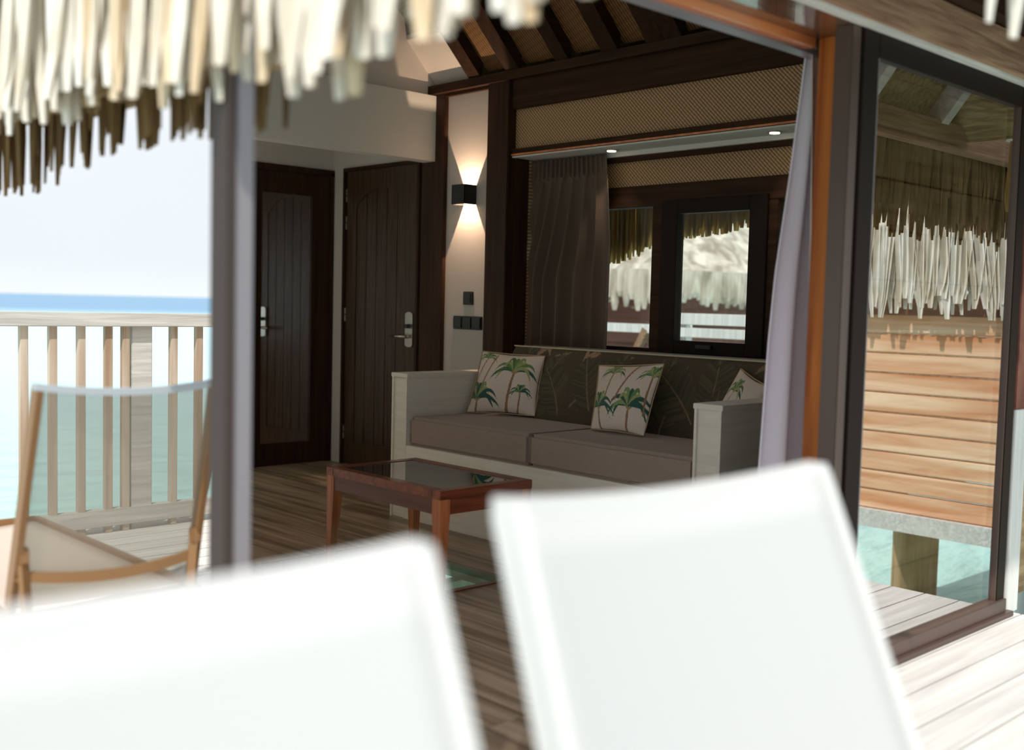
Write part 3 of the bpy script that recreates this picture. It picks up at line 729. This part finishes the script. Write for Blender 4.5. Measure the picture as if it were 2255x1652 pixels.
for j in range(NJ+1):
    row = []
    for i in range(NI+1):
        u = i/NI; s_ = j/NJ                  # s_: 0 back bottom edge of top, .12 front top edge, 1 bottom
        yv = 4.40-(4.40-2.655)*u
        if s_ < .16:
            q = s_/.16; x_ = 4.31-(.13)*q; z_ = .905-.004*q
            ang = 0
        else:
            q = (s_-.16)/.84; x_ = 4.18-.15*q; z_ = .901-.375*q
            x_ -= .028*math.sin(math.pi*q)**.6
        # round over the top front edge and ends
        rr = .03
        de = min(u, 1-u)*1.745
        if de < .04: k2 = 1-de/.04; x_ += .03*k2*k2; z_ -= .018*k2*k2*(1 if s_ < .4 else 0)
        row.append((x_, yv, z_)); c = sample(im, u*1.0, max(0, (s_-.08)/.92)); cols.append((*c, 1))
    P.append(row)
gridmesh('back_cushion', P, print_m, so, cols)
box('back_cushion_core', (4.19, 4.33, 2.66, 4.395, .54, .895), mat('olive_cloth', srgb(74, 62, 44), .9), so, .01)
box('back_piping', (4.172, 4.182, 2.67, 4.385, .897, .905), mat('cream_piping', srgb(196, 182, 150), .8), so, .002)

pillow([(4.00, 4.45, .868), (4.13, 4.10, .858), (4.02, 4.055, .548), (3.885, 4.44, .542)], pillow_img(1), .055, 'cream throw pillow with green palm print beside the left armrest')
pillow([(4.06, 3.65, .835), (4.02, 3.21, .868), (3.86, 3.185, .545), (3.86, 3.51, .545)], pillow_img(2), .055, 'cream palm print throw pillow leaning at the middle of the sofa back')
pillow([(4.13, 2.86, .865), (4.05, 2.66, .80), (3.93, 2.68, .55), (4.00, 2.96, .55)], pillow_img(3), .05, 'palm print throw pillow half hidden behind the right armrest')

# ---------------------------------------------------------------- coffee table
tb_ = thing('coffee_table', (2.87, 3.52, 0), 'reddish wood coffee table with dark glass top and tapered legs', 'table')
tx0, tx1, ty0, ty1 = 2.625, 3.11, 3.14, 3.90
for sx, sy in ((tx0, ty0), (tx1, ty0), (tx0, ty1), (tx1, ty1)):
    ix = 1 if sx == tx0 else -1; iy = 1 if sy == ty0 else -1
    V = []
    for z, wd in ((0, .030), (.33, .052), (.33, .052), (.385, .052)):
        V += [(sx+ix*.003, sy+iy*.003, z), (sx+ix*wd, sy+iy*.003, z), (sx+ix*wd, sy+iy*wd, z), (sx+ix*.003, sy+iy*wd, z)]
    V = V[:8]+V[12:]
    F = [(0, 1, 2, 3), (8, 9, 10, 11)]+[(4*l+k, 4*l+(k+1) % 4, 4*l+4+(k+1) % 4, 4*l+4+k) for l in (0, 1) for k in range(4)]
    geo('leg', V, F, table_w, tb_)
box('apron', (tx0+.05, tx1-.05, ty0+.006, ty0+.026, .325, .385), table_h, tb_, .001)
box('apron', (tx0+.05, tx1-.05, ty1-.026, ty1-.006, .325, .385), table_h, tb_, .001)
box('apron', (tx0+.006, tx0+.026, ty0+.05, ty1-.05, .325, .385), table_d, tb_, .001)
box('apron', (tx1-.026, tx1-.006, ty0+.05, ty1-.05, .325, .385), table_d, tb_, .001)
boxes('top_frame', [(tx0, tx1, ty0, ty0+.05, .385, .420), (tx0, tx1, ty1-.05, ty1, .385, .420), (tx0, tx0+.05, ty0+.05, ty1-.05, .385, .420), (tx1-.05, tx1, ty0+.05, ty1-.05, .385, .420)], table_h, tb_, .002)
box('glass_top', (tx0+.045, tx1-.045, ty0+.045, ty1-.045, .410, .418), tabgl_m, tb_)
box('top_panel', (tx0+.04, tx1-.04, ty0+.04, ty1-.04, .392, .400), table_d, tb_)

# ---------------------------------------------------------------- curtains
def curtain(name, loc, label, fn, ni, nj, m):
    t = thing(name, loc, label, 'curtain')
    P = [[fn(i/ni, j/nj) for i in range(ni+1)] for j in range(nj+1)]
    gridmesh('cloth', P, m, t, thick=.004)
    return t
def fn1(u, v):
    z = 1.955-(1.955-.50)*v
    yl = 4.592; yr = 4.02-.06*min(1, v*3)
    yv = yl+(yr-yl)*u
    ph = 2*math.pi*((u-1)*(8.3-2.4*min(1, v*2.2))+.25*math.sin(5*u))
    amp = .012+.026*min(1, v*3)
    if v < .07: ph = 2*math.pi*u*17; amp = .012
    amp *= (1-.7*u**5)*min(1, .25+u*5)
    x_ = 4.485+amp*math.sin(ph)-.02*v
    return (x_, yv+.010*math.cos(ph), z)
ct = curtain('curtain', (4.49, 4.3, .5), 'taupe pleated curtain drawn to the left end of the alcove window', fn1, 220, 60, curt_d)
box('header_tape', (4.50, 4.512, 4.06, 4.585, 1.905, 1.952), curt_d, ct)
def fn2(u, v):
    z = 1.975-1.955*v
    xl = float(np.interp(z, [0, .625, 1.035, 1.25, 1.54, 1.99], [2.90, 2.955, 2.979, 3.002, 3.058, 3.132]))
    xr = 3.235+.03*v
    x_ = xl+(xr-xl)*u
    ph = 2*math.pi*(u*2.3+.05)
    return (x_, 1.955+.028*math.sin(ph)*(.5+.5*v)-.01*u, z)
c2_ = curtain('curtain', (3.1, 1.95, 0), 'long lilac grey curtain hanging beside the orange wood jamb', fn2, 60, 60, curt_l)
def fn3(u, v):
    z = 1.95-.75*v
    x_ = 3.155+.055*u+.0*v; wv = max(.08, 1-v**1.0)
    return (3.052+.075*u*wv+.055*v, 1.895+.01*math.sin(3*u), z)
gridmesh('sunlit_edge', [[fn3(i/10, j/30) for i in range(11)] for j in range(31)], sun_edge_l, c2_, thick=.003)  # strip standing in for the sunlit edge of the curtain

# ---------------------------------------------------------------- loungers
def lounger(name, TL, TR, BL, BR, sdir, slen, fm, rimm, sm, label, group, see=False):
    TL, TR, BL, BR = map(Vector, (TL, TR, BL, BR))
    bx = (TR-TL).normalized()
    base = Vector(((BL.x+BR.x)/2, (BL.y+BR.y)/2+sdir*slen/2, 0))
    t = thing(name, base, label, 'lounger', group)
    bow = -sdir*.018; sag = .016; n_ = 14
    def rim(q, dz=0): p = TL+(TR-TL)*q; k2 = 4*q*(1-q); return p+Vector((0, bow*k2, -sag*k2+dz))
    def low(q): p = BL+(BR-BL)*q; k2 = 4*q*(1-q); return p+Vector((0, bow*k2, 0))
    # rim bar with flat section
    def ribbon(nm, pts, wd, hg, m):
        V = []; F = []
        for i, p in enumerate(pts):
            for a_, b_ in ((-1, -1), (1, -1), (1, 1), (-1, 1)): V.append(p+Vector((0, a_*wd/2, b_*hg/2)))
        for i in range(len(pts)-1):
            for k in range(4): F.append((4*i+k, 4*i+(k+1) % 4, 4*i+4+(k+1) % 4, 4*i+4+k))
        F += [(3, 2, 1, 0), tuple(4*(len(pts)-1)+k for k in range(4))]
        return geo(nm, V, F, m, t, bevel=0)
    ribbon('top_bar', [rim(i/n_, -.007) for i in range(n_+1)], .030, .016, rimm)
    for A_, B_, o_ in ((TL, BL, .008), (TR, BR, -.008)):
        V, F = bar(A_+Vector((o_, 0, -.01)), B_+Vector((o_, 0, 0)), .016, .040, (0, 1, 0)); geo('back_rail', V, F, fm, t, bevel=.002)
    P = [[rim(i/n_)*(1-j/12)+low(i/n_)*(j/12)+Vector((0, sdir*(.012 if not see else 0), -.012*(1-j/12))) for i in range(n_+1)] for j in range(13)]
    gridmesh('back_sling', P, sm, t, thick=0 if see else .006)
    zs = .335; sd = Vector((0, sdir, 0))
    F0 = Vector((BL.x, BL.y, zs)); F1 = Vector((BR.x, BR.y, zs)); E0 = F0+sd*slen; E1 = F1+sd*slen
    P = [[(F0+(F1-F0)*(i/8))*(1-j/12)+(E0+(E1-E0)*(i/8))*(j/12)+Vector((0, 0, .004-.012*math.sin(math.pi*i/8))) for i in range(9)] for j in range(13)]
    gridmesh('seat_sling', P, white_sling if not see else see2, t, thick=.004)
    for A_, B_ in ((F0-sd*.03, E0), (F1-sd*.03, E1), (E0, E1)):
        V, F = bar(A_, B_, .024, .036); geo('seat_rail', V, F, fm, t, bevel=.002)
    for a_, b_ in ((F0, .08), (F1, .08), (E0, -.1), (E1, -.1)):
        p = a_+sd*b_; V, F = bar(p+Vector((0, 0, -.015)), Vector((p.x, p.y, 0))+sd*(-.06 if b_ > 0 else .04), .022, .034); geo('leg', V, F, fm, t, bevel=.002)
    # support strut behind the back and curved cross bar
    for side, a_, b_ in ((0, TL, BL), (1, TR, BR)):
        p = a_*.25+b_*.75; ins = Vector((.018, 0, 0)) if side == 0 else Vector((-.018, 0, 0))
        V, F = bar(p+ins-sd*.012, Vector((b_.x, b_.y, .30))-sd*.12+ins*2.2 if False else Vector((b_.x, b_.y, .12))-sd*.05+ins*2.6, .014, .024); geo('back_strut', V, F, fm, t)
        V, F = join([(bv(p.x+ins.x-.012, p.x+ins.x+.012, p.y-sdir*.012-.012, p.y-sdir*.012+.012, p.z-.02, p.z+.02), BF)]); geo('pivot_bracket', V, F, fm, t, bevel=.003)
    q0 = TL*.16+BL*.84; q1 = TR*.16+BR*.84
    ribbon('cross_bar', [q0+(q1-q0)*(i/n_)+Vector((0, -sdir*.03*4*(i/n_)*(1-i/n_)-sdir*.01, -.022*4*(i/n_)*(1-i/n_))) for i in range(n_+1)], .014, .026, fm)
    return t
see2 = mat('beige_sling', srgb(206, 188, 172), .8)
lounger('sun_lounger', (.761, .812, .93), (1.286, .765, .93), (.745, .603, .36), (1.335, .556, .36), -1, .95, white_frame, white_frame, white_sling,
        'white sling sun lounger close to the camera, the right one of the blurred pair', 'blurred white loungers in the foreground')
lounger('sun_lounger', (.045, .755, .93), (.569, .703, .93), (-.02, .546, .36), (.580, .494, .36), -1, .95, white_frame, white_frame, white_sling,
        'white sling sun lounger close to the camera, the left one of the blurred pair', 'blurred white loungers in the foreground')
lounger('sun_lounger', (.913, 2.52, .925), (1.350, 2.49, .925), (.925, 2.74, .36), (1.405, 2.72, .36), 1, 1.15, brown_frame, grey_rim, see_m,
        'mirror image of the right foreground lounger built solid, with shade-brown frame and see-through mesh back', None, see=True)  # reflection of the right foreground lounger, modelled as a solid object

# ---------------------------------------------------------------- railing
rl = thing('mirrored_railing', (.8, 5.05, 0), 'reflected bleached timber balustrade, built solid between the mirrored lounger and the sea', 'railing')  # railing reflected in the glass door, modelled solid at its mirrored position
box('top_rail', (-2.0, 2.80, 5.01, 5.11, .978, 1.042), rail_w, rl, .004)
box('bottom_rail', (-2.0, 2.80, 5.03, 5.09, .03, .11), rail_w, rl, .003)
for xc in [-1.7, -.4, .95, 2.337]:
    box('newel_post', (xc-.052, xc+.052, 5.05, 5.13, -.25, .98), rail_w, rl, .003)
xs = [1.785-.129*k for k in range(29)]+[1.913, 2.043, 2.172, 2.255, 2.499, 2.634, 2.76]
for xc in xs:
    if xc < -1.98: continue
    box('baluster', (xc-.017, xc+.017, 5.04, 5.075, -.1, .98), balu_w, rl, .002)

# ---------------------------------------------------------------- things beyond
# small float on the water
V = []; F = []; n_ = 10
for j in range(n_+1):
    t_ = j/n_; wd = .16*math.sin(math.pi*min(.97, t_*.9+.05))
    yv = -.9*t_
    V += [(0, 0, 0)]*0
    for a_ in range(8): an = 2*math.pi*a_/8; V.append((6.45+.9*(t_-1)+.0, 19.4+wd*math.cos(an), -.84+wd*.45*math.sin(an)))
for j in range(n_):
    for a_ in range(8): F.append((j*8+a_, j*8+(a_+1) % 8, j*8+8+(a_+1) % 8, j*8+8+a_))
tag(geo('kayak', V, F, mat('orange_plastic', srgb(226, 104, 40), .4), None, True), 'small orange kayak tip on the pale water at the left edge', 'boat')
# neighbouring bungalows seen through the window
def hut(name, cx, cy, rad, zf, ztop, label, leafm, wallm, wz0=-.2):
    t = thing(name, (cx, cy, -.9), label, 'building', 'thatched bungalows beyond the window')
    # shaggy dome-hip roof
    n_ = 64; J = 12; V = []; F = []
    for j in range(J+1):
        q = j/J; rr = rad*(1-q)**.82+.25
        z = zf+(ztop-zf)*q
        for k in range(n_):
            a_ = 2*math.pi*k/n_; sq = 1/max(abs(math.cos(a_)), abs(math.sin(a_)))**.6
            rj = rr*sq*(1+random.uniform(-.012, .012)); zz_ = z+(random.uniform(-.16, .04) if j == 0 else random.uniform(-.03, .03))
            V.append((cx+rj*math.cos(a_), cy+rj*math.sin(a_), zz_))
    for j in range(J):
        for k in range(n_): F.append((j*n_+k, j*n_+(k+1) % n_, (j+1)*n_+(k+1) % n_, (j+1)*n_+k))
    F.append(tuple(J*n_+k for k in range(n_)))
    geo('thatch', V, F, leafm, t)
    L_ = []
    for k in range(260):
        a_ = 2*math.pi*k/260; sq = 1/max(abs(math.cos(a_)), abs(math.sin(a_)))**.6; rj = (rad+.27)*sq
        L_.append(leaf(cx+rj*math.cos(a_), cy+rj*math.sin(a_), zf+.25, zf-random.uniform(.05, .25), random.uniform(.06, .12), (-math.sin(a_), math.cos(a_)), leafm))
    V, F = join(L_); o_ = geo('fringe', V, F, leafm, t); o_['kind'] = 'stuff'
    h_ = rad*.72
    for k in range(8):
        z0 = wz0+k*(zf+.25-wz0)/8; box('wall_board', (cx-h_, cx+h_, cy-h_, cy+h_, z0, z0+(zf+.25-wz0)/8-.01), wallm, t)
    for sx in (-1, 1):
        for sy in (-1, 1): box('stilt', (cx+sx*h_*.9-.1, cx+sx*h_*.9+.1, cy+sy*h_*.9-.1, cy+sy*h_*.9+.1, -1.4, wz0), pile_w, t)
hut('bungalow', 11.9, 10.1, 2.15, 1.32, 3.2, 'thatched bungalow with red brown walls seen through the left window pane', thatch_p, hut_red)
hut('bungalow', 20.5, 14.6, 4.2, 1.35, 5.6, 'large pale thatched bungalow seen through the middle window sash', thatch_p, hut_red)
# pier balustrade outside the window
pr = thing('pier_railing', (7.05, 4.9, -.9), 'white horizontal board railing outside the window below the far bungalow', 'railing')
for z0, z1 in ((1.00, 1.09), (.90, .975), (.76, .87), (.60, .72)):
    box('board', (7.0, 7.04, 2.6, 5.55, z0, z1), trim_wht, pr, .003)
for yy in (2.7, 3.6, 4.5, 5.45): box('post', (7.04, 7.12, yy-.04, yy+.04, -.9, 1.09), trim_wht, pr)
pd = thing('pier_deck', (8.2, 7.9, -.9), 'bleached pier walkway with slanted brown post seen low through the left window pane', 'pier')
for k in range(14): box('pier_board', (7.2+k*.16, 7.35+k*.16, 5.65, 9.6, .62, .66), deck_w, pd)
box('pier_rail', (7.0, 7.08, 5.6, 9.6, .92, .99), trim_wht, pd)
V, F = bar((7.02, 5.98, .62), (7.02, 5.80, .95), .05, .06); geo('slanted_brace', V, F, beam_w, pd)
for yy in (5.6, 7.5, 9.4): box('pier_post', (7.0, 7.1, yy-.05, yy+.05, -1.2, .99), pile_w, pd)

# boat house to the right, seen mirrored in the open glass door
bh = thing('boat_house', (7.4, .4, -.9), 'shiplap clad hut on stilts with pale thatch fringe mirrored in the glass door', 'building')
zl = -.22
for k in range(11):
    z1 = zl+.135; box('plank', (7.0, 7.05, -.55, 2.2, zl+.003, z1-.006), clad_h, bh, .006); zl = z1
box('corner_board', (6.97, 7.06, -.63, -.55, -.25, 1.3), trim_wht, bh, .003)
box('side_wall', (7.05, 9.6, -.6, -.5, -.22, 1.3), clad_h, bh)
box('head_board', (6.97, 7.05, -.6, 2.2, 1.12, 1.24), hut_red, bh)
box('floor_beam', (6.95, 7.1, -.62, 2.3, -.34, -.22), rail_w, bh)
for yy in (-.33, 1.6):
    V, F = cyl((7.6, yy-.0, -1.5), .16, 1.2, n=20); geo('pile', V, F, pile_w, bh)
V = [(6.92, -1.0, 1.42), (6.92, 2.6, 1.42), (9.0, 2.6, 3.6), (9.0, -.0, 3.6), (6.92, -1.0, 1.56), (6.92, 2.6, 1.56), (9.0, 2.6, 3.74), (9.0, 0, 3.74)]
geo('thatch_slope', V, BF, thatch_p, bh)
L = []; yy = -1.0
while yy < 2.6:
    for la in range(3):
        L.append(leaf(6.88+la*.02, yy, 1.72, 1.20+random.choice([-.10, -.03, 0, 0, .03, .05])+la*.03, random.uniform(.03, .06), (0, 1), leaf_a, lean=(0, random.uniform(-.06, .10))))
    yy += .028
V, F = join(L); o = geo('fringe', V, F, leaf_a, bh); o['kind'] = 'stuff'
